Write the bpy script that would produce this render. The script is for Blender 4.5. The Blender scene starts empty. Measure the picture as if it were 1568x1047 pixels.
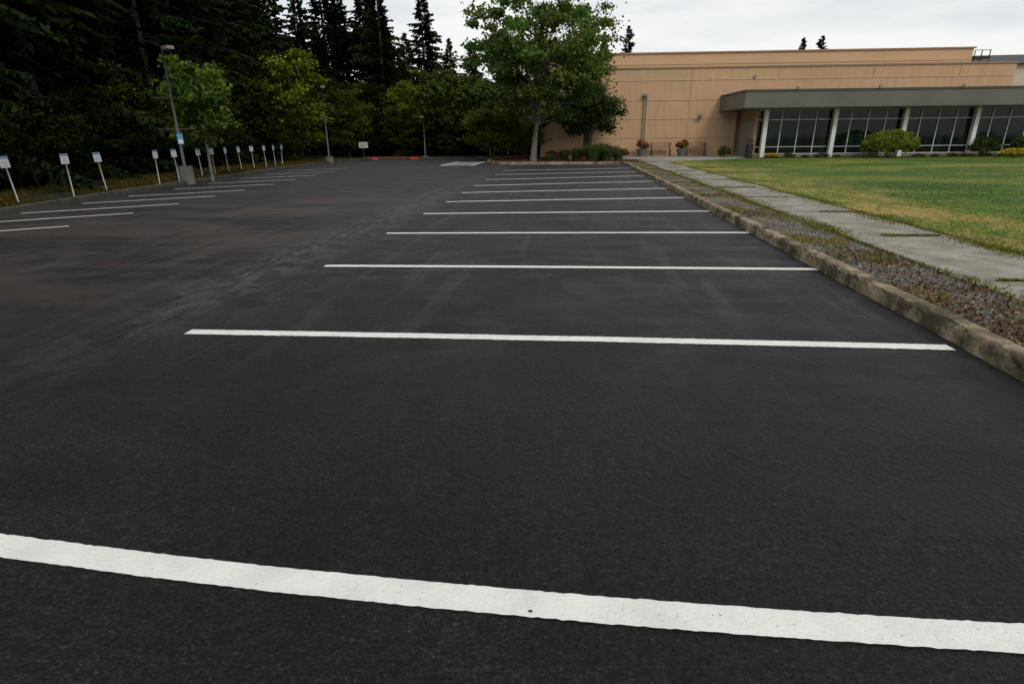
import bpy, math, random
import numpy as np
from mathutils import Matrix, Vector
R=math.radians
rng=np.random.default_rng(7); random.seed(7)
scene=bpy.context.scene
coll=scene.collection

# ------------------------------------------------------------ helpers
class B:
    def __init__(s): s.v=[];s.f=[];s.m=[];s.c=[];s.n=0
    def add(s,V,F,mat=0,col=(1,1,1)):
        V=np.asarray(V,float).reshape(-1,3)
        C=np.asarray(col,float)
        if C.ndim==1: C=np.tile(C,(len(V),1))
        if isinstance(F,np.ndarray): F=(F+s.n).tolist()
        else: F=[[i+s.n for i in f] for f in F]
        s.v.append(V);s.c.append(C);s.f+=F;s.m+=[mat]*len(F);s.n+=len(V)
    def box(s,x0,x1,y0,y1,z0,z1,mat=0,col=(1,1,1)):
        V=[(x0,y0,z0),(x1,y0,z0),(x1,y1,z0),(x0,y1,z0),(x0,y0,z1),(x1,y0,z1),(x1,y1,z1),(x0,y1,z1)]
        s.add(V,[(0,3,2,1),(4,5,6,7),(0,1,5,4),(1,2,6,5),(2,3,7,6),(3,0,4,7)],mat,col)
    def tube(s,path,rad,seg=7,mat=0,col=(1,1,1),cap=True):
        P=np.asarray(path,float);n=len(P);V=[]
        for i in range(n):
            d=P[min(i+1,n-1)]-P[max(i-1,0)];d/=np.linalg.norm(d)+1e-9
            a=np.array([0,0,1.]) if abs(d[2])<.9 else np.array([1.,0,0])
            u=np.cross(d,a);u/=np.linalg.norm(u);w=np.cross(d,u)
            for k in range(seg):
                t=2*math.pi*k/seg
                V.append(P[i]+rad[i]*(math.cos(t)*u+math.sin(t)*w))
        F=[]
        for i in range(n-1):
            for k in range(seg):
                k2=(k+1)%seg
                F.append((i*seg+k,i*seg+k2,(i+1)*seg+k2,(i+1)*seg+k))
        if cap:
            F.append(tuple(range(seg)));F.append(tuple((n-1)*seg+k for k in range(seg))[::-1])
        s.add(V,F,mat,col)
    def mesh(s,name,mats,smooth=False):
        me=bpy.data.meshes.new(name)
        me.from_pydata(np.concatenate(s.v).tolist(),[],s.f)
        me.polygons.foreach_set('material_index',s.m)
        if smooth: me.polygons.foreach_set('use_smooth',[True]*len(s.f))
        C=np.concatenate(s.c);C=np.hstack([C,np.ones((len(C),1))]).astype(np.float32)
        a=me.color_attributes.new('Col','FLOAT_COLOR','POINT');a.data.foreach_set('color',C.ravel())
        for m in mats: me.materials.append(m)
        me.update();return me
    def obj(s,name,mats,smooth=False,parent=None,loc=None):
        o=bpy.data.objects.new(name,s.mesh(name,mats,smooth));coll.objects.link(o)
        if parent: o.parent=parent
        if loc: o.location=loc
        return o
def inst(name,me,loc,rot=0,sc=1,parent=None):
    o=bpy.data.objects.new(name,me);coll.objects.link(o);o.location=loc;o.rotation_euler=(0,0,rot)
    o.scale=(sc,sc,sc) if not isinstance(sc,tuple) else sc
    if parent:o.parent=parent
    return o
def empty(name,loc=(0,0,0),rz=0):
    e=bpy.data.objects.new(name,None);coll.objects.link(e);e.location=loc;e.rotation_euler=(0,0,rz);return e

# ------------------------------------------------------------ materials
class M:
    def __init__(s,name):
        s.m=bpy.data.materials.new(name);s.m.use_nodes=True;s.nt=s.m.node_tree
        s.b=s.nt.nodes['Principled BSDF']
        s.tc=s.nt.nodes.new('ShaderNodeTexCoord')
    def n(s,t,**k):
        x=s.nt.nodes.new(t)
        for a,b in k.items(): setattr(x,a,b)
        return x
    def l(s,a,b): s.nt.links.new(a,b)
    def noise(s,scale,detail=4,rough=.55,stretch=None,dist=0,rot=0):
        x=s.n('ShaderNodeTexNoise');x.inputs['Scale'].default_value=scale;x.inputs['Detail'].default_value=detail;x.inputs['Roughness'].default_value=rough
        x.inputs['Distortion'].default_value=dist
        if stretch:
            mp=s.n('ShaderNodeMapping');mp.inputs['Scale'].default_value=stretch;mp.inputs['Rotation'].default_value=(0,0,rot)
            s.l(s.tc.outputs['Object'],mp.inputs['Vector']);s.l(mp.outputs['Vector'],x.inputs['Vector'])
        else: s.l(s.tc.outputs['Object'],x.inputs['Vector'])
        return x.outputs['Fac']
    def ramp(s,fac,stops):
        r=s.n('ShaderNodeValToRGB');e=r.color_ramp.elements
        while len(e)<len(stops): e.new(.5)
        for i,(p,c) in enumerate(stops):
            e[i].position=p
            if not hasattr(c,'__len__'): c=(c,c,c)
            e[i].color=(*c,1)
        s.l(fac,r.inputs['Fac']);return r.outputs['Color']
    def bw(s,fac,st):
        b=s.n('ShaderNodeRGBToBW');s.l(s.ramp(fac,st),b.inputs[0]);return b.outputs[0]
    def mix(s,fac,a,b,mode='MIX'):
        x=s.n('ShaderNodeMix',data_type='RGBA',blend_type=mode)
        for i,v in ((0,fac),(6,a),(7,b)):
            if hasattr(v,'is_linked'): s.l(v,x.inputs[i])
            elif i==0: x.inputs[0].default_value=v
            else: x.inputs[i].default_value=(*v,1)
        return x.outputs[2]
    def math(s,op,a,b=0.0,clamp=False):
        x=s.n('ShaderNodeMath',operation=op,use_clamp=clamp)
        for i,v in ((0,a),(1,b)):
            if hasattr(v,'is_linked'): s.l(v,x.inputs[i])
            else: x.inputs[i].default_value=v
        return x.outputs[0]
    def bump(s,h,strength=.3,dist=.01,prev=None):
        x=s.n('ShaderNodeBump');x.inputs['Strength'].default_value=strength;x.inputs['Distance'].default_value=dist
        s.l(h,x.inputs['Height'])
        if prev: s.l(prev,x.inputs['Normal'])
        return x.outputs['Normal']
    def fin(s,col=None,rough=.8,normal=None,spec=.5,metal=0):
        if col is not None:
            if hasattr(col,'is_linked'): s.l(col,s.b.inputs['Base Color'])
            else: s.b.inputs['Base Color'].default_value=(*col,1)
        if hasattr(rough,'is_linked'): s.l(rough,s.b.inputs['Roughness'])
        else: s.b.inputs['Roughness'].default_value=rough
        if normal is not None: s.l(normal,s.b.inputs['Normal'])
        s.b.inputs['Specular IOR Level'].default_value=spec
        s.b.inputs['Metallic'].default_value=metal
        return s.m
def simple(name,col,rough=.7,var=.25,scale=3,spec=.4,metal=0,bump=0):
    m=M(name);f=m.noise(scale,3)
    lo=tuple(c*(1-var) for c in col);hi=tuple(min(1,c*(1+var)) for c in col)
    c=m.ramp(f,[(.3,lo),(.7,hi)])
    nn=m.bump(m.noise(scale*20,2),bump,.01) if bump else None
    return m.fin(c,rough,nn,spec,metal)

# asphalt
m=M('asphalt_mat')
fine=m.noise(62,3,.8,(1,1.2,1)); mid=m.noise(15,3,.7,(1,1.7,1)); big=m.noise(.6,4,.65,(1,.8,1),.8); drag=m.noise(1.7,4,.65,(.4,1.8,1),.5,.35)
vor=m.n('ShaderNodeTexVoronoi');vor.inputs['Scale'].default_value=38;vor.inputs['Randomness'].default_value=1;m.l(m.tc.outputs['Object'],vor.inputs['Vector'])
c=m.ramp(fine,[(.34,(.0012,.0012,.0016)),(.49,(.0058,.0058,.0070)),(.60,(.0155,.0155,.0172)),(.72,(.048,.048,.051))])
c=m.mix(1,c,m.ramp(mid,[(.36,.50),(.52,1.0),(.68,1.7)]),'MULTIPLY')
c=m.mix(1,c,m.ramp(vor.outputs['Distance'],[(.10,.2),(.28,1.0)]),'MULTIPLY')
c=m.mix(1,c,m.ramp(big,[(.32,.62),(.68,1.6)]),'MULTIPLY')
c=m.mix(1,c,m.ramp(drag,[(.32,.70),(.68,1.45)]),'MULTIPLY')
sep=m.n('ShaderNodeSeparateXYZ');m.l(m.tc.outputs['Object'],sep.inputs[0])
ax=m.math('MULTIPLY',m.math('ADD',sep.outputs[0],2.9),-.5,True)
ay=m.math('MULTIPLY',m.math('SUBTRACT',sep.outputs[1],3.6),.4,True)
ay2=m.math('MULTIPLY',m.math('SUBTRACT',19.0,sep.outputs[1]),.2,True)
a=m.math('MULTIPLY',m.math('MULTIPLY',ax,ay),ay2)
c=m.mix(m.math('MULTIPLY',m.math('MULTIPLY',a,m.bw(m.noise(.5,4,.62,(.5,1.3,1),.4),[(.42,0.0),(.58,1.0)])),.65),c,(.080,.057,.046))
sy=m.math('MULTIPLY',m.math('SUBTRACT',sep.outputs[1],2.6),.30,True)
scuff=m.bw(m.noise(.9,5,.72,(.9,1.5,1),1.4),[(.47,0.),(.62,1.)])
c=m.mix(m.math('MULTIPLY',m.math('MULTIPLY',scuff,sy),.52),c,(.052,.052,.056))
# narrow streaky scuffs left by tyres
tyre=m.bw(m.noise(1.3,4,.6,(3.2,.22,1),.6,-.35),[(.54,0.),(.66,1.)])
c=m.mix(m.math('MULTIPLY',m.math('MULTIPLY',tyre,sy),.28),c,(.085,.083,.082))
hx=m.math('SUBTRACT',1.0,m.math('MULTIPLY',m.math('ABSOLUTE',m.math('ADD',sep.outputs[0],3.7)),1.25),True)
c=m.mix(m.math('MULTIPLY',m.math('MULTIPLY',hx,sy),m.math('MULTIPLY',m.bw(m.noise(2.6,5,.75,(1.5,.8,1),1),[(.45,0.),(.58,1.)]),.75)),c,(.10,.096,.093))
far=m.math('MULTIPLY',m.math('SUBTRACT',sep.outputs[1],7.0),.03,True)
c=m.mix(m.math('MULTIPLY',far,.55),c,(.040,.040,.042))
h=m.math('ADD',fine,m.math('ADD',m.math('MULTIPLY',vor.outputs['Distance'],.9),m.math('MULTIPLY',mid,.9)))
nrm=m.bump(h,1.0,.018)
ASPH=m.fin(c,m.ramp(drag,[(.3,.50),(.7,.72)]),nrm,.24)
m=M('road_paint_mat')
f=m.noise(55,3,.7)
c=m.ramp(f,[(.27,(.22,.22,.21)),(.33,(.74,.74,.71)),(1,(.80,.80,.765))])
c=m.mix(1,c,m.ramp(m.noise(5,4,.6),[(.3,.86),(.6,1.0)]),'MULTIPLY')
PAINT=m.fin(c,.7,m.bump(m.noise(70,3,.7),.8,.008),.3)
m=M('faint_crack_mat')
c=m.ramp(m.noise(5,5,.7),[(.42,(.020,.020,.021)),(.58,(.085,.082,.079))])
CRACK=m.fin(c,.9,None,.2)
def concrete(name,base,moss=None,mossamt=.5,lo=.72,hi=1.15,bd=.008,ms=3.5):
    m=M(name)
    c=m.ramp(m.noise(70,3,.75),[(.3,tuple(x*.55 for x in base)),(.7,tuple(x*1.35 for x in base))])
    c=m.mix(1,c,m.ramp(m.noise(1.7,5,.65),[(.3,lo),(.7,hi)]),'MULTIPLY')
    if moss: c=m.mix(m.bw(m.noise(ms,5,.72),[(.46,0.),(.58,mossamt)]),c,moss)
    return m.fin(c,.9,m.bump(m.noise(40,4,.75),.8,bd),.2)
SIDEW=concrete('sidewalk_mat',(.305,.283,.243),(.15,.135,.095),.6,.62,1.2,.008,2.2)
CURB=concrete('curb_mat',(.33,.27,.185),(.055,.045,.028),.85,.5,1.3,.02,2.6)
CURBD=concrete('old_curb_mat',(.07,.065,.058),(.03,.035,.015),.7)
PLAZA=concrete('plaza_mat',(.33,.31,.28))
def grassmat(name,gain=1.0,rough=.8):
    m=M(name)
    c=m.ramp(m.noise(.34,5,.66,(.5,1.3,1),.5),[(.36,(.048,.100,.010)),(.50,(.088,.148,.015)),(.59,(.17,.185,.028)),(.71,(.34,.265,.085))])
    sp=m.n('ShaderNodeSeparateXYZ');m.l(m.tc.outputs['Object'],sp.inputs[0])
    e=m.math('MULTIPLY',m.math('SUBTRACT',9.0,sp.outputs[0]),.33,True)
    c=m.mix(m.math('MULTIPLY',e,m.bw(m.noise(.8,4,.7,(1,.6,1)),[(.42,0.),(.62,1.)])),c,(.36,.26,.085))
    c=m.mix(1,c,m.ramp(m.noise(11,3,.7),[(.3,.5*gain),(.7,1.3*gain)]),'MULTIPLY')
    return m.fin(c,rough,None,.15)
LAWN=grassmat('lawn_mat',.9);BLADE=grassmat('grass_blade_mat',1.4)
m=M('verge_soil_mat')
c=m.ramp(m.noise(45,4,.8),[(.3,(.06,.054,.046)),(.5,(.17,.157,.135)),(.72,(.33,.31,.27))])
c=m.mix(m.bw(m.noise(1.1,5,.7),[(.54,0.),(.62,.7)]),c,(.090,.045,.028))
c=m.mix(m.bw(m.noise(2.3,5,.7,(1,1,3)),[(.53,0.),(.61,.8)]),c,(.20,.15,.028))
c=m.mix(1,c,m.ramp(m.noise(24,4,.75),[(.3,.4),(.65,1.2)]),'MULTIPLY')
VERGE=m.fin(c,.95,m.bump(m.noise(40,4,.8),1,.04),.15)
m=M('forest_floor_mat')
c=m.ramp(m.noise(1.2,4,.7),[(.3,(.010,.009,.006)),(.55,(.020,.020,.009)),(.7,(.035,.03,.018))])
FLOOR=m.fin(c,.95,None,.1)
m=M('mulch_mat')
c=m.ramp(m.noise(20,4,.7),[(.3,(.03,.014,.010)),(.55,(.09,.038,.025)),(.75,(.14,.075,.05))])
MULCH=m.fin(c,.95,m.bump(m.noise(25,3,.7),1,.04),.1)

def leafmat(name,rough=.55,trans=.25):
    m=M(name)
    at=m.n('ShaderNodeAttribute',attribute_name='Col')
    m.l(at.outputs['Color'],m.b.inputs['Base Color']);m.b.inputs['Roughness'].default_value=rough
    m.b.inputs['Specular IOR Level'].default_value=.2
    if trans>0:
        tr=m.n('ShaderNodeBsdfTranslucent');mx=m.n('ShaderNodeMixShader');mx.inputs[0].default_value=trans
        m.l(m.mix(1,at.outputs['Color'],(1.4,1.6,.5),'MULTIPLY'),tr.inputs['Color'])
        out=m.nt.nodes['Material Output'];m.l(m.b.outputs[0],mx.inputs[1]);m.l(tr.outputs[0],mx.inputs[2]);m.l(mx.outputs[0],out.inputs['Surface'])
    return m.m
def mattemat(name):
    m=M(name);at=m.n('ShaderNodeAttribute',attribute_name='Col')
    d=m.n('ShaderNodeBsdfDiffuse');m.l(at.outputs['Color'],d.inputs['Color'])
    m.l(d.outputs[0],m.nt.nodes['Material Output'].inputs['Surface']);m.nt.nodes.remove(m.b);return m.m
LEAF=leafmat('leaf_mat',.55,.3);NEEDLE=mattemat('needle_mat')
BARK=simple('bark_mat',(.055,.045,.035),.9,.4,9,.2)
BARKG=simple('grey_bark_mat',(.16,.145,.12),.9,.35,7,.2,bump=.5)

# ------------------------------------------------------------ vegetation
def leaves(b,C,size,col,mat=1,elong=1.3,rng=rng):
    n=len(C);u=rng.normal(size=(n,3));u/=np.linalg.norm(u,axis=1)[:,None]
    w=np.cross(u,rng.normal(size=(n,3)));w/=np.linalg.norm(w,axis=1)[:,None]
    s=size*rng.uniform(.6,1.3,(n,1))
    V=np.stack([C-u*s*.5*elong,C+w*s*.5,C+u*s*.5*elong,C-w*s*.5],1).reshape(-1,3)
    b.add(V,np.arange(4*n).reshape(n,4),mat,np.repeat(col,4,axis=0))
def decid(name,H,cc,cr,tr,nclump,nleaf,size,col,seed,split,clr=.5,bark=None,vary=.3,stems=1,leaf=None,lumpy=.28):
    g=np.random.default_rng(seed);b=B()
    cc=np.array(cc,float);cr=np.array(cr,float)
    for s_ in range(stems):
        off=g.normal(0,.12,2)*(stems>1)
        hs=np.linspace(0,1,7);top=np.array([cc[0]+off[0]*4,cc[1]+off[1]*4,H*.86])
        o0=np.array([off[0],off[1],0])
        P=np.array([o0+(top-o0)*t+np.array([math.sin(t*5+seed)*.06*t,math.cos(t*4+seed)*.06*t,0])*H*.12 for t in hs])
        P[0,2]=-.1
        b.tube(P,[tr*(1.35 if i==0 else 1)*(1-.86*t) for i,t in enumerate(hs)],8,0,(1,1,1))
    lumps=g.normal(size=(9,3));lumps/=np.linalg.norm(lumps,axis=1)[:,None];la=g.uniform(-lumpy,lumpy,9)
    for k in range(nclump):
        d=g.normal(size=3);d/=np.linalg.norm(d)
        r=g.uniform(.12,1)**(1/2.4)
        r*=1+float(np.sum(la*np.clip(lumps@d,0,1)**4))
        p=cc+d*cr*r
        p[2]=max(p[2],split*.85+g.uniform(0,.4))
        zz=np.clip(min(p[2]-.1*H,split+(p[2]-split)*.55),split*.8,H*.8)
        t=zz/(H*.86);base=np.array([np.interp(t,hs,P[:,i]) for i in range(3)])
        midp=base*.45+p*.55+np.array([0,0,.12*np.linalg.norm(p-base)])+g.normal(0,.1,3)
        rr=max(.012,tr*.28*(1-t*.6))
        b.tube([base,base*.7+midp*.3+[0,0,.05],midp,p],[rr,rr*.8,rr*.5,rr*.15],5,0,(1,1,1),False)
        cl=clr*g.uniform(.55,1.4)
        n=int(nleaf*g.uniform(.5,1.4))
        C=p+g.normal(size=(n,3))*np.array([cl,cl,cl*.5])*.62
        n2=n//4;tt=g.uniform(.2,1,(n2,1));C2=midp*(1-tt)+p*tt+g.normal(0,cl*.3,(n2,3))
        C=np.vstack([C,C2])
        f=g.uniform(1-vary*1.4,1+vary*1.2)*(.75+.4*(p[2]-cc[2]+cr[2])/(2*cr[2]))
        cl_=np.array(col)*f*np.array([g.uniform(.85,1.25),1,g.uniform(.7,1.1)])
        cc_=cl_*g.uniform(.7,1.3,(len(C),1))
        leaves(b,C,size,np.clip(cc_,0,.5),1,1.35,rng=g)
    return b.mesh(name,[bark or BARK,leaf or LEAF])
def conifer(name,H,Rr,seed,col,dens=1.0,z0=.05):
    g=np.random.default_rng(seed);b=B()
    b.tube([(0,0,-.2),(0.05,0,H*.4),(-.03,.03,H*.75),(0,0,H)],[H*.014,H*.010,H*.005,.01],6,0)
    VV=[];CC=[]
    lob=g.uniform(0,6.28,4);la=g.uniform(.05,.22,4)
    nb=int(330*dens)
    for k in range(nb):
        t=z0+(1-z0)*.985*(1-(1-(k+g.random())/nb)**1.25); z=t*H
        a=g.uniform(0,2*math.pi)
        rad=Rr*(1-t)**.78+.10
        rad*=1+sum(la[j]*math.sin(a*(1+j%2)+lob[j]+t*(5+6*j)) for j in range(4))
        L=rad*g.choice([g.uniform(.45,.8),g.uniform(.8,1.1),g.uniform(1.0,1.25)],p=[.3,.5,.2])
        dx,dy=math.cos(a),math.sin(a)
        droop=g.uniform(.15,.6)*(1.05-t)
        lift=.38*t*t
        b1=np.array([0,0,z]);e=np.array([dx*L,dy*L,z-L*droop+L*lift])
        ns=max(5,int(L*6.5))
        br=g.uniform(.45,1.4)
        for j in range(ns):
            s=(j+g.uniform(0,1))/ns*.9+.1
            p=b1*(1-s)+e*s+np.array([0,0,.22*L*s*(1-s)])
            wd=(.62*(1-s)+.22)*min(1,L*.6+.12)*g.uniform(.6,1.2)
            for sg in (-1,1):
                sa=a+sg*g.uniform(.4,1.4)
                tip=p+np.array([math.cos(sa)*wd,math.sin(sa)*wd,-wd*g.uniform(.2,1.2)])
                w=.08+.06*g.random()
                q=np.array([math.cos(a),math.sin(a),g.uniform(-.5,.5)])*w
                m1=(p+tip)/2+q*.9+np.array([0,0,.04]);m2=(p+tip)/2-q*.9-np.array([0,0,.07])
                VV+=[p,m1,tip,m2]
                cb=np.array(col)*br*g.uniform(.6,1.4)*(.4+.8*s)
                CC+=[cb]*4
        if k%3==0: b.tube([b1,(b1+e)/2+np.array([0,0,.06*L]),e],[.03,.02,.005],3,0,(1,1,1),False)
    n=len(VV)//4
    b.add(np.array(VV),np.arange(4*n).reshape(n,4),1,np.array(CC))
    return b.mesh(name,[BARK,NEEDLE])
def bush(name,rx,ry,h,n,size,col,seed,flower=None,shell=.55,jit=.14):
    g=np.random.default_rng(seed);b=B()
    for k in range(9):
        a=g.uniform(0,6.28);b.tube([(0,0,-.05),(math.cos(a)*rx*.3,math.sin(a)*ry*.3,h*.4),(math.cos(a)*rx*.6,math.sin(a)*ry*.6,h*.75)],[.025,.015,.005],4,0,(1,1,1),False)
    nc=max(12,n//60)
    for k in range(nc):
        d=g.normal(size=3);d[2]=abs(d[2])*1.1-.45;d/=np.linalg.norm(d)
        r=g.uniform(shell,1)*g.uniform(.92,1.05)
        p=np.array([d[0]*rx*r,d[1]*ry*r,h*.45+d[2]*h*.52*r])
        C=p+g.normal(size=(60,3))*np.array([rx,ry,h*.5])*jit
        C[:,2]=np.abs(C[:,2])
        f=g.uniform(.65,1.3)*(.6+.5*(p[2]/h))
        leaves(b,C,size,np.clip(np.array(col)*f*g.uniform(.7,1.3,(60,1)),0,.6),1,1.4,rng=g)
    if flower:
        n3=int(n*.12);d=g.normal(size=(n3,3));d[:,2]=np.abs(d[:,2]);d/=np.linalg.norm(d,axis=1)[:,None]
        C=d*np.array([rx,ry,h*.5])*1.02;C[:,2]+=h*.48
        leaves(b,C,size*1.3,np.tile(flower,(n3,1)),1,1,rng=g)
    return b.mesh(name,[BARK,LEAF])
def grassclump(name,n,h,spread,col,seed,w=.02):
    g=np.random.default_rng(seed);b=B();V=[];C=[]
    a=g.uniform(0,6.28,n);r0=g.uniform(0,spread*.35,n)
    for i in range(n):
        hh=h*g.uniform(.6,1.1);out=spread*g.uniform(.2,1.0);d=np.array([math.cos(a[i]),math.sin(a[i]),0]);q=np.array([-d[1],d[0],0])*w
        p0=d*r0[i];p1=d*(r0[i]+out*.35)+np.array([0,0,hh*.75]);p2=d*(r0[i]+out)+np.array([0,0,hh*g.uniform(.6,1)])
        V+=[p0-q,p0+q,p1+q,p1-q, p1-q,p1+q,p2+q*.1,p2-q*.1]
        C+=[np.array(col)*g.uniform(.5,1.4)]*8
    b.add(np.array(V),np.arange(8*n).reshape(-1,4),0,np.array(C))
    return b.mesh(name,[LEAF])

# ------------------------------------------------------------ ground sheets
def sheet(name,pts,z,mat):
    b=B();b.add([(x,y,z) for x,y in pts],[tuple(range(len(pts)))]);return b.obj(name,[mat])
sheet('ground',[(-300,-200),(300,-200),(300,400),(-300,400)],-.02,FLOOR)
LC=[(-10.2,-16),(-10.9,0),(-12.45,11.5),(-13.6,18),(-15.2,31),(-15.9,40),(-14.6,43.3),(-12,44)]
lot=[(2.98,-16),(2.98,33.4),(2.3,34.0),(-3.5,34.2),(-4.8,35.2),(-5.2,36.5),(-5.3,44)]+LC[::-1]
sheet('parking_lot_road',lot,0.0,ASPH)
sheet('verge_ground',[(3.1,-16),(3.97,-16),(3.97,34),(3.1,34)],.125,VERGE)
sheet('lawn_ground',[(5.40,-16),(60,-16),(60,41),(11,40.2),(11,38.2),(9.5,37.2),(5.4,36)],.13,LAWN)
sheet('island_ground',[(3.1,33.5),(2.3,34.1),(-3.5,34.3),(-4.7,35.3),(-5.1,36.5),(-5.2,56),(14,56),(14,40.1),(11,40.1),(10.8,38.2),(9.3,37.2),(5.3,36),(5.3,33.5)],.121,MULCH)
sheet('plaza_pavement',[(-1.5,39.6),(4,37.4),(5.4,34.2),(9.6,37.25),(11,38.4),(11,40.2),(14,40.4),(14,44),(-1.5,44)],.136,PLAZA)
sheet('left_verge_ground',[(x-.12,y) for x,y in LC[:-1]]+[(-12,44.2),(-5.4,44.2),(-5.4,50),(-40,50),(-40,-16)],.11,simple('weedy_verge_mat',(.025,.024,.013),.95,.6,1.3,.1,bump=.8))
b=B()
joint=[]
y=-15.9
while y<34.5:
    y1=min(y+2.715,35.6)
    z=.145+rng.uniform(-.005,.005);e=.012
    xl=3.95+rng.uniform(-.03,.03);xr=5.42+rng.uniform(-.02,.02)
    nn=9;ls=[(xl+rng.normal(0,.012),y+(y1-y)*i/nn) for i in range(nn+1)];rs=[(xr+rng.normal(0,.01),y+(y1-y)*i/nn) for i in range(nn+1)]
    V=[];F=[]
    for (ax_,ay_),(bx_,by_) in zip(ls,rs): V+=[(ax_,ay_,z-.07),(ax_+e,ay_,z),(bx_-e,by_,z),(bx_,by_,z-.07)]
    for i in range(nn):
        for j in range(3): F.append((4*i+j,4*i+j+1,4*i+j+5,4*i+j+4))
    F+=[(0,1,2,3),(4*nn+3,4*nn+2,4*nn+1,4*nn)]
    b.add(V,F)
    joint.append(y1+.008);y=y1+.016
b.obj('sidewalk_pavement',[SIDEW])
sheet('sidewalk_joint_ground',[(3.96,-16),(5.41,-16),(5.41,35.6),(3.96,35.6)],.112,VERGE)

def sweep(b,path,prof,mat=0,j=.004):
    P=np.array(path,float);n=len(P);V=[]
    for i in range(n):
        d=P[min(i+1,n-1)]-P[max(i-1,0)];d/=np.linalg.norm(d);nn=np.array([d[1],-d[0]])
        for o,z in prof:
            q=P[i]+nn*(o+(rng.normal(0,j)));V.append((q[0],q[1],z+rng.normal(0,j*.7)*(z>.02)))
    k=len(prof);F=[(i*k+j,i*k+j+1,(i+1)*k+j+1,(i+1)*k+j) for i in range(n-1) for j in range(k-1)]
    F+=[tuple(range(k)),tuple((n-1)*k+j for j in range(k))[::-1]]
    b.add(V,F,mat)
PR=[(-.012,-.02),(-.004,.06),(0,.115),(.008,.138),(.024,.148),(.08,.152),(.128,.150),(.145,.142),(.15,.02)]
b=B();y=-15.
while y<33:
    L=1.52;dx=rng.uniform(-.012,.012);zz=rng.uniform(-.008,.008)
    sweep(b,[(2.98+dx+.006*math.sin(yy*3),yy) for yy in np.linspace(y,min(y+L-.022,33.3),20)],[(o,z+zz) for o,z in PR],0,.005);y+=L
sweep(b,[(2.98,33.3),(2.85,33.75),(2.3,34.0),(0,34.1),(-3.5,34.2),(-4.5,34.8),(-5.1,36),(-5.3,38),(-5.3,44)],PR)
b.obj('concrete_curb',[CURB],False)
def dens(P,step):
    out=[]
    for (x0,y0),(x1,y1) in zip(P[:-1],P[1:]):
        n=max(1,int(math.hypot(x1-x0,y1-y0)/step))
        out+=[(x0+(x1-x0)*i/n,y0+(y1-y0)*i/n) for i in range(n)]
    return out+[P[-1]]
b=B();sweep(b,dens(LC[::-1]+[],.5),PR)
b.obj('old_curb',[CURBD],True)
b=B();sweep(b,[(-5.3,44.0),(-8,44.05),(-12,44)],PR);b.obj('grey_curb',[CURBD],True)
b=B();sweep(b,dens([(-11.4,44.0),(-12.3,44.02),(-14.0,43.62),(-15.0,43.0)],.3),[(-.03,-.01),(-.03,.165),(.2,.17),(.2,0)],0,.003)
b.obj('red_fire_curb',[simple('red_paint_mat',(.48,.045,.045),.6)])

# ------------------------------------------------------------ painted lines
def line(b,pts,w,z=.004,rag=.0035,wander=.0004):
    P=np.array(dens(pts,.02 if pts[0][1]<9 else .1));V=[]
    n=len(P)
    r1=np.cumsum(rng.normal(0,wander,n));r1-=np.linspace(0,r1[-1],n)
    for i in range(n):
        d=P[min(i+1,n-1)]-P[max(i-1,0)];d/=np.linalg.norm(d);nn=np.array([-d[1],d[0]])
        a=P[i]+nn*(w/2+rng.normal(0,rag)*.6+r1[i]);c=P[i]-nn*(w/2+rng.normal(0,rag)*.6-r1[i])
        V+=[(a[0],a[1],z),(c[0],c[1],z)]
    b.add(V,[(2*i,2*i+1,2*i+3,2*i+2) for i in range(n-1)])
b=B()
def bow(a,c,k):
    return [(a[0]+(c[0]-a[0])*t,a[1]+(c[1]-a[1])*t-k*4*t*(1-t)) for t in np.linspace(0,1,12)]
line(b,bow((-3.25,1.765),(2.88,1.60),.130),.119,rag=.0022,wander=.00022)
for a,c,w in [((-3.19,4.27),(2.89,4.33),.118),((-3.09,6.89),(2.96,7.03),.112),((-3.09,9.49),(3.0-.03,9.79),.115),((-3.1,12.1),(2.97,12.67),.12),
    ((-3.1,14.45),(2.95,15.5),.12),((-3.15,16.9),(2.93,18.3),.12),((-3.2,19.4),(2.93,21.2),.12),((-3.2,22.2),(2.93,24.1),.12),((-3.2,25.2),(2.93,27.0),.12),((-3.2,28.3),(2.93,29.9),.12)]:
    line(b,bow(a,c,-.02),w)
b.obj('stall_line_marking',[PAINT])
b=B()
for rx,ry in [(-9.52,10.1),(-9.71,12.06),(-9.9,13.9),(-10.15,15.9),(-10.33,17.8),(-10.6,20.2),(-10.9,22.6),(-11.2,25.2),(-11.5,28),(-11.9,31)]:
    t=2.45 if ry>11 else 2.1
    line(b,[(rx-t,ry-t*.80),(rx,ry)],.09)
b.obj('angled_stall_marking',[PAINT])
b=B()
for k in range(7):
    line(b,[(-7.4+.0*k,33.6+.75*k),(-5.6,33.9+.75*k)],.22)
line(b,[(-7.4,33.3),(-7.4,39)],.12,z=.0055);line(b,[(-5.6,33.3),(-5.6,39)],.12,z=.0055)
b.obj('accessible_hatch_marking',[PAINT])
b=B()
def crack(pts,w,step=.10,jit=.05,z=.003):
    P=np.array(dens(pts,step));n=len(P);j=np.cumsum(rng.normal(0,jit*.35,n));j-=np.linspace(0,j[-1],n)
    V=[]
    for i in range(n):
        d=P[min(i+1,n-1)]-P[max(i-1,0)];d/=np.linalg.norm(d);nn=np.array([-d[1],d[0]])
        ww=w*rng.uniform(.2,1.5);c=P[i]+nn*j[i]
        V+=[(*(c+nn*ww/2),z),(*(c-nn*ww/2),z)]
    b.add(V,[(2*i,2*i+1,2*i+3,2*i+2) for i in range(n-1)])
crack([(-4.05,5.4),(-3.88,6.2),(-3.79,8.6),(-3.67,11.3),(-3.8,16),(-3.9,24)],.05)
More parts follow.
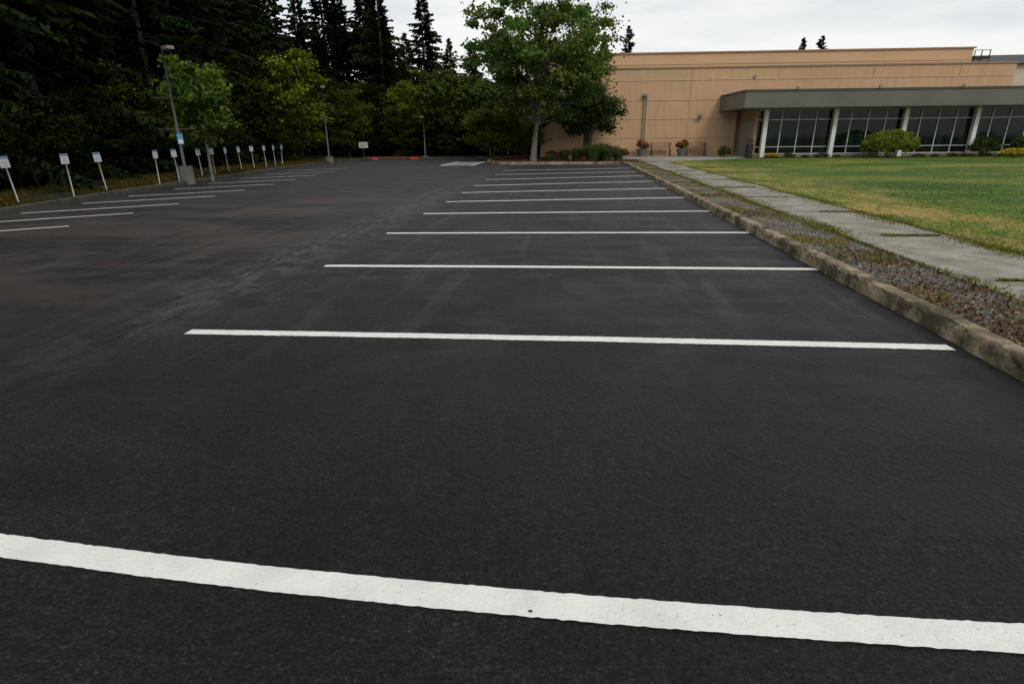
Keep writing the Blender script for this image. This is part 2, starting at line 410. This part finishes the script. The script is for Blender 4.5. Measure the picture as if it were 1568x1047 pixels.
crack([(-4.1,8.8),(-3.5,8.9),(-3.35,9.3),(-3.8,9.4)],.06,z=.0022)
crack([(-4.0,11.1),(-3.3,11.3),(-3.2,11.8),(-3.7,12.0),(-4.1,11.6)],.13,z=.0026)
crack([(-3.6,13.1),(-3.1,13.4)],.08,z=.0026)
crack([(-4.6,7.0),(-3.9,7.3)],.04,z=.0018)
crack([(-4.9,9.9),(-3.8,10.3)],.05,z=.0018)
crack([(-5.4,7.2),(-4.7,7.6)],.04,z=.0018)
b.obj('asphalt_crack',[CRACK])
b=B()
for i in range(40):
    x=rng.uniform(-4,2.7);y=rng.uniform(1.9,9);s=rng.uniform(.006,.014)
    if i==0: x,y,s=-.10,1.515,.009
    if i==1: x,y,s=1.1,1.98,.012
    a=np.sort(np.arange(6)*1.047+rng.uniform(-.4,.4,6))
    V=[(x+s*math.cos(t),y+s*math.sin(t)*.7,.006) for t in a]+[(x,y,.006+s*.5)]
    b.add(V,[(k,(k+1)%6,6) for k in range(6)],0,(1,1,1))
b.obj('debris',[simple('debris_mat',(.015,.012,.010),.9)])
b=B()
for i in range(60):
    x=rng.uniform(-5,2.9) if i%3 else rng.uniform(2.5,2.95);y=rng.uniform(3.6,14);s=rng.uniform(.007,.016);a=rng.uniform(0,6.28)
    u=np.array([math.cos(a),math.sin(a),0])*s;w_=np.array([-math.sin(a),math.cos(a),.3])*s*.6;p=np.array([x,y,.012])
    b.add([p-u,p+w_,p+u,p-w_+np.array([0,0,.004])],[(0,1,2,3)],0,np.array([(.20,.15,.07),(.10,.06,.03),(.15,.13,.09)][i%3]))
b.obj('fallen_leaf',[NEEDLE])

# ------------------------------------------------------------ grass blades & verge litter
def blades(name,X,Y,z,h,w,mat,colf=None):
    n=len(X);a=rng.uniform(0,6.28,n);hh=h*rng.uniform(.4,1.25,n);ww=w*rng.uniform(.6,1.3,n)
    lx=rng.normal(0,.5,n)*hh;ly=rng.normal(0,.5,n)*hh
    V=np.stack([np.stack([X-np.cos(a)*ww,Y-np.sin(a)*ww,z+0*X],1),np.stack([X+np.cos(a)*ww,Y+np.sin(a)*ww,z+0*X],1),np.stack([X+lx,Y+ly,z+hh],1)],1).reshape(-1,3)
    col=(1,1,1) if colf is None else np.repeat(colf,3,axis=0)
    b=B();b.add(V,np.arange(3*n).reshape(n,3),0,col);return b.obj(name,[mat])
n=110000
t=rng.random(n)**1.5
Y=5+t*33;X=5.38+rng.random(n)*(9+.75*(Y-5))
k=(Y<38)
blades('lawn_grass',X[k],Y[k],.125,.045,.009,BLADE)
pal=np.array([(.10,.13,.02),(.24,.19,.04),(.30,.18,.05),(.11,.062,.038),(.20,.155,.10),(.07,.09,.02)])
def patchn(X,Y,s,seed):
    g=np.random.default_rng(seed);v=0
    for k in range(6):
        a,b_,c=g.uniform(-1,1)*s,g.uniform(-1,1)*s,g.uniform(0,6.28);v=v+np.sin(a*X*(1+k*.6)+b_*Y*(1+k*.6)+c)/(1+k*.4)
    return v
n=38000
Y=2.5+rng.random(n)**1.3*31;X=3.13+rng.random(n)*.86
f=patchn(X,Y,3.2,3);k=f>rng.normal(.45,.4,n)
X,Y,f=X[k],Y[k],f[k]
g2=patchn(X,Y,2.2,9)
idx=np.where(g2>.4,rng.integers(0,3,len(X)),np.where(g2<-1.,rng.integers(3,5,len(X)),rng.integers(0,6,len(X))))
idx=np.where((Y>9)&(idx==3),rng.choice([0,1,5],len(X)),idx)
blades('verge_weeds_grass',X,Y,.123,.036,.008,NEEDLE,pal[idx]*rng.uniform(.5,1.2,(len(X),1)))
n=7000;Y=2.6+rng.random(n)**1.4*20;X=3.14+rng.random(n)*.84
k=(patchn(X,Y,1.7,9)<rng.normal(-.9,.4,n))|((Y>5.4)&(Y<7.6)&(rng.random(n)<.45));X=X[k];Y=Y[k]
b=B();cl=np.array([(.12,.052,.034),(.16,.10,.06),(.06,.038,.028),(.22,.17,.11)])[rng.integers(0,4,len(X))]*rng.uniform(.6,1.2,(len(X),1))
leaves(b,np.stack([X,Y,.133+rng.random(len(X))*.012],1),.024,cl,0,1.3)
b.obj('verge_leaf_litter',[NEEDLE])
Xs=[];Ys=[]
for j in joint:
    if j<4: continue
    n=int(rng.integers(300,1000));x0=rng.uniform(3.95,4.7);xx=rng.uniform(x0,rng.uniform(x0+.5,5.5),n);yy=j+rng.normal(0,.022,n)*(1+.8*np.sin(xx*4+j));Xs.append(xx);Ys.append(yy)
for cx,cy,sx,sy_ in [(5.35,10.4,.14,.5),(5.4,13.5,.15,.6),(4.0,9.4,.12,.45),(4.0,12.8,.14,.7),(4.05,17.5,.2,1.2),(5.3,19,.15,1.0),(4.1,22,.2,1.2),(5.4,7.6,.10,.4)]:
    n=900;Xs.append(cx+rng.normal(0,sx,n));Ys.append(cy+rng.normal(0,sy_,n))
n=11000;yy=3+rng.random(n)*31;xx=5.44-np.abs(rng.normal(0,.07,n))*np.clip(.7+np.sin(yy*1.7)+.6*np.sin(yy*4.1),.1,3);Xs.append(xx);Ys.append(yy)
n=9000;yy=3+rng.random(n)*31;xx=3.93+np.abs(rng.normal(0,.09,n))*np.clip(.4+np.sin(yy*1.3+1),0,2);Xs.append(xx);Ys.append(yy)
X=np.concatenate(Xs);Y=np.concatenate(Ys)
blades('sidewalk_edge_grass',X,Y,.135,.040,.007,NEEDLE,pal[rng.integers(0,3,len(X))]*np.array([.8,1,.8])*rng.uniform(.5,1.1,(len(X),1)))
b=B()
for i in range(4500):
    y=2.8+rng.random()**1.4*20;x=3.14+rng.random()*.83;s=rng.uniform(.006,.016);c=rng.uniform(.08,.36)
    V=[(x+s,y,.125),(x,y+s,.125),(x-s,y,.125),(x,y-s,.125),(x+rng.normal(0,s*.2),y,.125+s*.9)]
    b.add(V,[(0,1,4),(1,2,4),(2,3,4),(3,0,4)],0,(c,c*.95,c*.85))
b.obj('verge_gravel',[NEEDLE])
n=30000
Y=8+rng.random(n)*34;xc=np.interp(Y,[0,11.5,18,31,40,44],[-10.9,-12.45,-13.6,-15.2,-15.9,-14.6]);X=xc-.15-rng.random(n)**1.6*3.5
k=patchn(X,Y,1.5,5)>-.6
blades('left_verge_weeds_grass',X[k],Y[k],.105,.13,.012,NEEDLE,pal[rng.integers(0,3,k.sum())]*.34*rng.uniform(.5,1.2,(k.sum(),1)))

# ------------------------------------------------------------ trees
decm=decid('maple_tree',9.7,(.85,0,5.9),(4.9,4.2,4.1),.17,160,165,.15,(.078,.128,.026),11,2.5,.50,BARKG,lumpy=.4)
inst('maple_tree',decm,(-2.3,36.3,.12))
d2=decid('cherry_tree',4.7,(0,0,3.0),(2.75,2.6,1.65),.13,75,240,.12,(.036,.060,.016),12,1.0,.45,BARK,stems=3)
inst('cherry_tree',d2,(.9,40.6,.12))
yt=decid('young_maple_tree',4.6,(0,0,2.95),(1.2,1.1,1.65),.055,56,95,.13,(.080,.135,.018),13,1.35,.28,BARKG)
inst('young_maple_tree',yt,(-13.9,21.8,.1))
hb=decid('hazel_tree',3.9,(0,0,2.1),(1.9,1.7,1.9),.08,70,180,.12,(.090,.110,.015),14,.3,.42,BARK,stems=3)
inst('hazel_tree',hb,(-5.4,40.8,.1),0.4,1.0);inst('hazel_tree',hb,(-3.2,41.8,.1),2,.9)

cons=[conifer('conifer_a',18,4.1,21,(.013,.021,.009)),conifer('conifer_b',18,3.6,22,(.011,.019,.008)),conifer('conifer_c',18,4.4,23,(.015,.023,.009),.9)]
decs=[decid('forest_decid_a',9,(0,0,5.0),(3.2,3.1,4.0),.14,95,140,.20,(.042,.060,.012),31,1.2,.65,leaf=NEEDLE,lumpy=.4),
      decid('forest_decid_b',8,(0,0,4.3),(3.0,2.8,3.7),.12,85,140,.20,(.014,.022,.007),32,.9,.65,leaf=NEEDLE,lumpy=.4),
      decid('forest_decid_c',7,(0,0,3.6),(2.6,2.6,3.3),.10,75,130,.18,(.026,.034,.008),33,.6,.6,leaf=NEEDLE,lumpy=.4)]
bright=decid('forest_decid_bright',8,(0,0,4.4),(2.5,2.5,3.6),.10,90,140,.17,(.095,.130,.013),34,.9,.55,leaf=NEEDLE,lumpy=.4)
forest=empty('forest_trees')
g=np.random.default_rng(5)
def fc(x,y,h,k=None,w=1.0):
    k=int(g.integers(0,3)) if k is None else k
    s=h/18;inst('conifer',cons[k],(x,y,-.1),g.uniform(0,6.28),(s*w*g.uniform(.95,1.15),)*2+(s,),forest)
def fd(x,y,h,k=None):
    k=int(g.integers(0,3)) if k is None else k
    H0=(9,8,7,8)[k];s=h/H0;inst('broadleaf',(decs+[bright])[k],(x,y,-.05),g.uniform(0,6.28),(s*g.uniform(.9,1.15),)*2+(s,),forest)
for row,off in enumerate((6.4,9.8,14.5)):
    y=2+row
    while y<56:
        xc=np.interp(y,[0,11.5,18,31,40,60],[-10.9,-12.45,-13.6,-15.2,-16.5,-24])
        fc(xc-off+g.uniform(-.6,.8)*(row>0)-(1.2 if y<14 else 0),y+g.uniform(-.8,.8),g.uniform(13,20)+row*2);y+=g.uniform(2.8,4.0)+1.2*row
y=6
while y<36:
    xc=np.interp(y,[0,11.5,18,31,40,60],[-10.9,-12.45,-13.6,-15.2,-16.5,-24])
    fd(xc-g.uniform(4.4,5.4),y,g.uniform(2.4,4.6),int(g.choice([1,1,1,2])));y+=g.uniform(2.2,3.6)
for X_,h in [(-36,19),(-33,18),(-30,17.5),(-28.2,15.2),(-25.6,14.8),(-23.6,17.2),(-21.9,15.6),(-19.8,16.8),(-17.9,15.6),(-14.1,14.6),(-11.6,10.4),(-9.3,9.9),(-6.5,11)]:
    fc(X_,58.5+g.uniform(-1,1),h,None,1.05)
for i in range(20):
    x=g.uniform(-40,-3);fc(x,g.uniform(62,76),g.uniform(8,9.5) if x>-17 else g.uniform(11,15))
for x in np.arange(-20,4,2.3):
    fd(x+g.uniform(-.6,.6),g.uniform(50,54),g.uniform(4.4,6.6) if x<-5 else g.uniform(4,5))
for x in np.arange(-17,-1,1.9):
    fd(x+g.uniform(-.4,.4),g.uniform(46.5,48.5),g.uniform(2.2,3.8),int(g.choice([1,2])))
for x in np.arange(-24,6,3.4):
    fd(x,57,g.uniform(5,7))
fd(-19.3,41.5,7.4,3);fd(-21.5,36.5,6.4,2);fd(-10.8,49.0,6.8,0);fd(-13.2,48.5,5.9,3);fd(-8.2,48,6.3,0);fd(-17.3,45.5,5.2,0);fd(-17.4,46,3.4,3);fd(-23,33,7.5,0);fd(-18.2,38,3.2,2)
for x,y,h in [(6.4,76,13.8),(3.6,75.6,13.2),(-.5,75,13.3),(-3.5,74,12.2),(27.0,78.2,12.4),(29.2,78.4,12.6)]:
    fc(x,y,h,1,.9)

gc=grassclump('ornamental_grass',420,.95,.85,(.085,.115,.03),41,.013)
for x,y,s in [(1.25,35.4,1.1),(.35,36,.9),(2.1,35.9,.95),(-.4,37.2,.8),(-1.3,35.3,.5),(1.8,36.8,1.2),(2.9,37.2,.8)]:
    inst('ornamental_grass',gc,(x,y,.12),x,s)
rb=bush('red_bush',.8,.7,.8,1600,.08,(.16,.05,.022),42)
for x,y,s in [(1.8,38.6,.8),(.6,38.9,.7),(-1.2,38.8,.7),(2.6,40.2,1.0),(3.2,39.2,.8)]: inst('red_barberry_bush',rb,(x,y,.12),x,s)
gb=bush('green_bush',1.45,1.25,1.62,16000,.06,(.16,.20,.018),43,shell=.85,jit=.06)
inst('round_green_bush',gb,(18.9,37.9,.12))
db=bush('dark_bush',.75,.6,1.25,2200,.08,(.06,.09,.02),44)
for x,y,s in [(24.6,38.7,1.0),(26.8,38.4,1.2),(28.3,38.6,.9),(9.9,40.0,.6)]: inst('dark_green_bush',db,(x,y,.12),x,s)
yb=bush('yellow_bush',.9,.6,.5,1500,.07,(.20,.20,.02),45,(.6,.46,.03))
for x,y,s in [(25.6,37.5,1),(27.1,37.2,.8),(12.4,38.6,.55)]: inst('yellow_flower_bush',yb,(x,y,.12),x,s)
lb=bush('low_hedge',.5,.35,.32,900,.06,(.07,.095,.02),46)
for i in range(16):
    x=12.6+i*.95
    if abs(x-18.9)>1.6: inst('low_shrub',lb,(x,38.85,.12),i,g.uniform(.5,1.0),None)
sheet('planting_bed_ground',[(11.6,38.1),(45,39.5),(45,41),(11.6,39.5)],.134,MULCH)

# ------------------------------------------------------------ school building
TAN=M('tan_wall_mat')
c=TAN.ramp(TAN.noise(.35,4,.6),[(.3,(.48,.31,.185)),(.7,(.54,.35,.21))])
c=TAN.mix(1,c,TAN.ramp(TAN.noise(2.2,4,.7,(2.5,1,.25)),[(.3,.88),(.6,1.03)]),'MULTIPLY')
TAN=TAN.fin(c,.85,None,.2)
TAN2=simple('upper_tan_wall_mat',(.52,.35,.21),.85,.06,.4,.2)
JOINT=simple('reveal_joint_mat',(.25,.155,.09),.9,.1)
JOINTL=simple('light_reveal_mat',(.62,.48,.35),.9,.1)
CAP=simple('metal_cap_mat',(.28,.18,.11),.5,.1)
FASC=simple('fascia_mat',(.120,.117,.098),.6,.15,.6)
FASC2=simple('fascia_trim_mat',(.06,.058,.05),.6,.1)
WHITE=simple('white_frame_mat',(.68,.68,.65),.5,.05)
MULL=simple('mullion_mat',(.46,.47,.45),.4,.08)
BEIGE=simple('beige_wall_mat',(.50,.45,.33),.85,.06)
ROOF=simple('dark_roof_mat',(.05,.05,.055),.8,.2)
DARKM=simple('dark_metal_mat',(.022,.022,.022),.6,.2,5,.3)
GREYM=simple('grey_metal_mat',(.20,.19,.17),.5,.15,5,.4)
POLEM=simple('lamp_pole_mat',(.075,.075,.072),.5,.15,5,.4)
m=M('window_glass_mat')
c=m.ramp(m.noise(.9,3,.6,(2.2,1,.5)),[(.35,(.003,.006,.005)),(.6,(.008,.016,.011)),(.8,(.022,.032,.024))])
GLASS=m.fin(c,.05,m.bump(m.noise(.8,2),.05,.02),.25)
S=empty('school_building',(11.48,39.4,.12),R(2.5))
def part(name,boxes,mats):
    b=B()
    for x in boxes: b.box(*x[:6],x[6] if len(x)>6 else 0)
    return b.obj(name,mats,parent=S)
part('main_wall',[(-13.5,17.6,4,8.9,-.3,5.62)],[TAN])
part('upper_wall',[(-13.5,17.9,9,26,-.3,7.12)],[TAN2])
part('upper_cap',[(-13.6,18.0,8.9,26.1,7.12,7.22)],[CAP])
part('main_cap',[(-13.6,17.7,3.93,8.88,5.62,5.72)],[CAP])
rv=[]
for z in (1.22,2.42,3.62,4.86): rv.append((-13.45,17.55 if z>4 else -.05,3.985,3.999,z,z+.035,0)); rv.append((-13.45,17.55 if z>4 else -.05,3.990,3.999,z+.036,z+.06,1))
for x in (-8.9,-3.3,2.4,8.6,14.1):
    zs=[0,1.22,2.42,3.62,4.86,5.6]
    for za,zb in zip(zs[:-1],zs[1:]):
        if x>-1 and za<3.7: continue
        rv.append((x,x+.025,3.988,3.999,za+.062,zb-.002,0))
rv.append((-13.4,17.8,8.985,8.999,6.35,6.39,0))
part('wall_reveals',rv,[JOINT,JOINTL])
part('side_wing_wall',[(18.1,45,14,24,-.3,6.5)],[BEIGE])
b=B();b.add([(18.0,13.6,6.52),(45,13.6,6.52),(45,18,7.75),(20.5,18,7.6),(18.0,24,6.5),(45,24,6.5)],[(0,1,2,3),(0,3,4),(3,2,5,4)]);b.obj('side_wing_roof',[ROOF],parent=S)
part('roof_unit',[(19.0,20.2,10.5,11.5,6.6,6.75),(19.0,19.05,10.5,10.55,5.5,7.2),(20.1,20.15,10.5,10.55,5.5,7.2),(19.5,19.55,10.5,10.55,5.5,7.2),(19.0,20.16,10.5,10.54,7.16,7.2)],[DARKM])
part('connector_wall',[(17.72,24,8.9,13.9,-.3,5.2)],[BEIGE])
part('lobby_walls',[(0,35,.25,3.95,0,.22),(0.0,.2,.25,3.95,.22,2.86),(0,35,3.0,3.9,.22,2.86)],[simple('lobby_wall_mat',(.33,.21,.12),.85,.1)])
part('lobby_glass',[(.2,35,.22,.24,.22,2.86)],[GLASS])
part('lobby_base',[(.0,35,.10,.245,0,.20)],[simple('base_mat',(.16,.145,.12),.9,.15)])
mu=[]
x=.55
cols=[]
while x<35:
    cols.append((x-.12,x+.12,-.15,.13,0,2.86))
    for k in range(1,4):
        xm=x+4.2*k/4
        mu.append((xm-.025,xm+.025,.16,.215,.2,2.85))
    x+=4.2
mu+= [(.2,35,.165,.212,2.22,2.265),(.2,35,.165,.212,.62,.66),(.2,35,.155,.213,.2,.25),(.2,35,.155,.213,2.80,2.86)]
part('window_mullions',mu,[MULL]);part('white_columns',cols,[WHITE])
part('canopy_roof',[(-1.25,36,-1.3,3.9,2.92,3.78,0),(-1.29,36,-1.34,3.9,3.78,3.90,1),(-1.28,36,-1.33,3.9,2.86,2.92,1)],[FASC,FASC2])
part('entry_doors',[(-.95,-.9,1.5,1.6,0,2.3),(-.03,.0,.3,3,0,2.3)],[GREYM])
part('wall_conduit',[(-6.43,-6.35,3.88,3.97,.5,3.9),(-6.25,-6.21,3.9,3.97,.5,3.9),(-6.55,-6.2,3.7,3.97,3.9,4.05),(-2.6,-2.4,3.6,3.97,2.55,2.70),(-2.8,-2.6,3.6,3.64,2.6,2.75),(8.1,8.5,3.75,3.97,4.03,4.15),(0.8,0.95,3.85,3.97,5.0,5.12)],[GREYM])
lampb=[]
for x in (1.6,6.3,11,15.6): lampb.append((x,x+.14,-1.5,-1.35,3.92,4.02))
part('canopy_lights',lampb,[GREYM])

WOODB=simple('bench_mat',(.30,.19,.12),.7,.2,6)
def bench(x,y,rz):
    e=empty('park_bench',(x,y,.136),rz)
    b=B()
    for k in range(4): b.box(-.75,.75,-.22+.12*k,-.12+.12*k,.43,.46)
    b.obj('seat',[WOODB],parent=e)
    b=B()
    for k in range(3): b.box(-.75,.75,.27,.30,.55+.13*k,.65+.13*k)
    b.obj('backrest',[WOODB],parent=e)
    b=B()
    for sx in (-.65,.6): b.box(sx,sx+.05,-.2,-.15,0,.43);b.box(sx,sx+.05,.21,.265,0,.9);b.box(sx,sx+.05,-.15,.21,.38,.425)
    b.obj('legs',[DARKM],parent=e)
bench(6.2,42.4,0.04);bench(8.6,42.6,0.04)
POT=simple('planter_mat',(.13,.12,.115),.8,.2,6)
fl=bush('pot_flowers',.42,.42,.65,1000,.07,(.10,.09,.025),51,(.35,.07,.04))
def planter(x,y):
    e=empty('flower_planter',(x,y,.136));b=B()
    b.tube([(0,0,0),(0,0,.08),(0,0,.42),(0,0,.5),(0,0,.5)],[.24,.26,.36,.40,.33],14);b.obj('pot',[POT],True,e)
    inst('flowers',fl,(0,0,.42),x,1.0,e)
for x,y in [(4.9,42.2),(7.55,42.0)]: planter(x,y)
e=empty('trash_can',(11.0,38.5,.136));b=B()
b.tube([(0,0,0),(0,0,.05),(0,0,.80),(0,0,.82)],[.20,.22,.23,.22],14);b.obj('bin_body',[DARKM],False,e)
b=B();b.tube([(0,0,.98),(0,0,1.03),(0,0,1.10)],[.24,.23,.10],14)
for k in range(4):
    a=k*1.57+.78;b.box(.18*math.cos(a)-.015,.18*math.cos(a)+.015,.18*math.sin(a)-.015,.18*math.sin(a)+.015,.81,.985)
b.obj('bin_lid',[DARKM],False,e)

# ------------------------------------------------------------ signs and lamps
SIGNF=M('sign_face_mat')
sp=SIGNF.n('ShaderNodeSeparateXYZ');SIGNF.l(SIGNF.tc.outputs['Generated'],sp.inputs[0])
f=SIGNF.n('ShaderNodeMath',operation='GREATER_THAN');SIGNF.l(sp.outputs[2],f.inputs[0]);f.inputs[1].default_value=.74
SIGNF=SIGNF.fin(SIGNF.mix(f.outputs[0],(.40,.445,.475),(.13,.19,.26)),.6,None,.2)
simple_grey=simple('post_mat',(.33,.35,.36),.6,.2,5,.3)
def stall_sign(x,y,rz):
    e=empty('parking_sign',(x,y,.1),rz);e.rotation_euler=(R(rng.normal(0,1.8)),R(rng.normal(-2,3)),rz)
    b=B();b.tube([(0,0,-.05),(0,0,1.10)],[.017,.017],8);b.obj('post',[simple_grey],True,e)
    b=B();b.box(-.09,.09,-.030,-.022,.86,1.12);b.obj('plate',[SIGNF],parent=e)
    b=B();b.box(-.065,.065,-.0325,-.0305,.985,.995);b.box(-.055,.055,-.0325,-.0305,.945,.953);b.box(-.065,.065,-.0325,-.0305,.90,.908);b.obj('lettering',[GREYM],parent=e)
for x,y in [(-13.1,12.7),(-13.27,14.5),(-13.46,15.9),(-14.1,18.57),(-14.3,19.9),(-14.7,21.9),(-15.1,23.4),(-15.5,25.1),(-16,27),(-16.3,28.7),(-16.6,30.5),(-16.8,31.9),(-17.1,33.3)]:
    stall_sign(x+(.35 if y>18 else 0),y,R(38+rng.uniform(-14,30)+(22 if y>18 else 0)))
e=empty('notice_sign',(-14.5,41.0,0),R(12));b=B()
b.tube([(0,0,0),(0,0,1.3)],[.03,.03],8);b.obj('post',[DARKM],True,e)
b=B();b.box(-.30,.30,-.06,-.04,.88,1.26);b.obj('plate',[simple('notice_mat',(.45,.45,.43),.6,.1)],parent=e)
b=B();b.box(-.22,.22,-.064,-.061,1.12,1.15);b.box(-.22,.22,-.064,-.061,1.04,1.06);b.box(-.18,.18,-.064,-.061,.96,.98);b.obj('lettering',[DARKM],parent=e)
CONB=concrete('lamp_base_mat',(.11,.105,.09))
def lamp(x,y,h,rz,arms=(),base=.55,blue=False):
    e=empty('street_lamp',(x,y,0),rz)
    b=B();b.tube([(0,0,0),(0,0,base),(0,0,base+.02)],[.26,.25,.2],16);b.obj('concrete_base',[CONB],True,e)
    b=B();b.tube([(0,0,base),(0,0,h)],[.055,.038],10);b.box(-.03,.03,-.30,0,h-.06,h-.01)
    for a in arms: b.tube([(-.65,0,a),(.65,0,a)],[.014,.014],6)
    b.obj('pole',[POLEM],True,e)
    b=B();b.box(-.12,.12,-.62,-.26,h-.09,h+.01);b.obj('lamp_head',[GREYM],parent=e)
    if blue:
        b=B();b.box(-.10,.10,-.08,-.07,1.38,1.74);b.obj('blue_plate',[simple('blue_sign_mat',(.10,.28,.50),.5,.1)],parent=e)
        b=B();b.box(-.075,.075,-.084,-.081,1.41,1.53);b.obj('white_panel',[WHITE],parent=e)
lamp(-14.0,20.4,4.5,R(60),(1.9,2.9),.62,True)
lamp(-15.8,37.9,4.6,R(30),(2.7,3.6),.4)
lamp(-11.0,44.6,3.0,R(0),(),.2)

# ------------------------------------------------------------ world, sun, camera
w=bpy.data.worlds.new('World');scene.world=w;w.use_nodes=True;nt=w.node_tree
bg=nt.nodes['Background'];sky=nt.nodes.new('ShaderNodeTexSky');sky.sky_type='NISHITA';sky.sun_disc=False
sky.sun_elevation=R(42);sky.sun_rotation=R(155);sky.air_density=1;sky.dust_density=2
tc=nt.nodes.new('ShaderNodeTexCoord');mp=nt.nodes.new('ShaderNodeMapping');mp.inputs['Scale'].default_value=(1.2,1.2,6)
nz=nt.nodes.new('ShaderNodeTexNoise');nz.inputs['Scale'].default_value=1.6;nz.inputs['Detail'].default_value=6;nz.inputs['Roughness'].default_value=.55
nt.links.new(tc.outputs['Generated'],mp.inputs['Vector']);nt.links.new(mp.outputs['Vector'],nz.inputs['Vector'])
cr=nt.nodes.new('ShaderNodeValToRGB');cr.color_ramp.elements[0].position=.36;cr.color_ramp.elements[0].color=(8.3,8.9,9.3,1);cr.color_ramp.elements[1].position=.53;cr.color_ramp.elements[1].color=(11.3,11.3,11.1,1)
nt.links.new(nz.outputs['Fac'],cr.inputs['Fac'])
mx=nt.nodes.new('ShaderNodeMix');mx.data_type='RGBA';mx.inputs[0].default_value=.93
nt.links.new(sky.outputs[0],mx.inputs[6]);nt.links.new(cr.outputs[0],mx.inputs[7]);nt.links.new(mx.outputs[2],bg.inputs['Color'])
bg.inputs['Strength'].default_value=.087
sl=bpy.data.lights.new('sun','SUN');sl.energy=1.0;sl.angle=R(12);sl.color=(1,.93,.84)
so=bpy.data.objects.new('sun',sl);coll.objects.link(so);so.rotation_euler=(R(48),0,R(25))
cd=bpy.data.cameras.new('camera');cam=bpy.data.objects.new('camera',cd);coll.objects.link(cam)
cd.lens=20.0;cd.sensor_width=36;cd.clip_start=.05;cd.clip_end=1500
cam.matrix_world=Matrix.Translation((0,0,1.53))@Matrix.Rotation(R(5.8),4,'Z')@Matrix.Rotation(R(90-19.83),4,'X')@Matrix.Rotation(-.010,4,'Z')
scene.camera=cam
scene.view_settings.view_transform='Standard';scene.view_settings.look='None';scene.view_settings.exposure=0
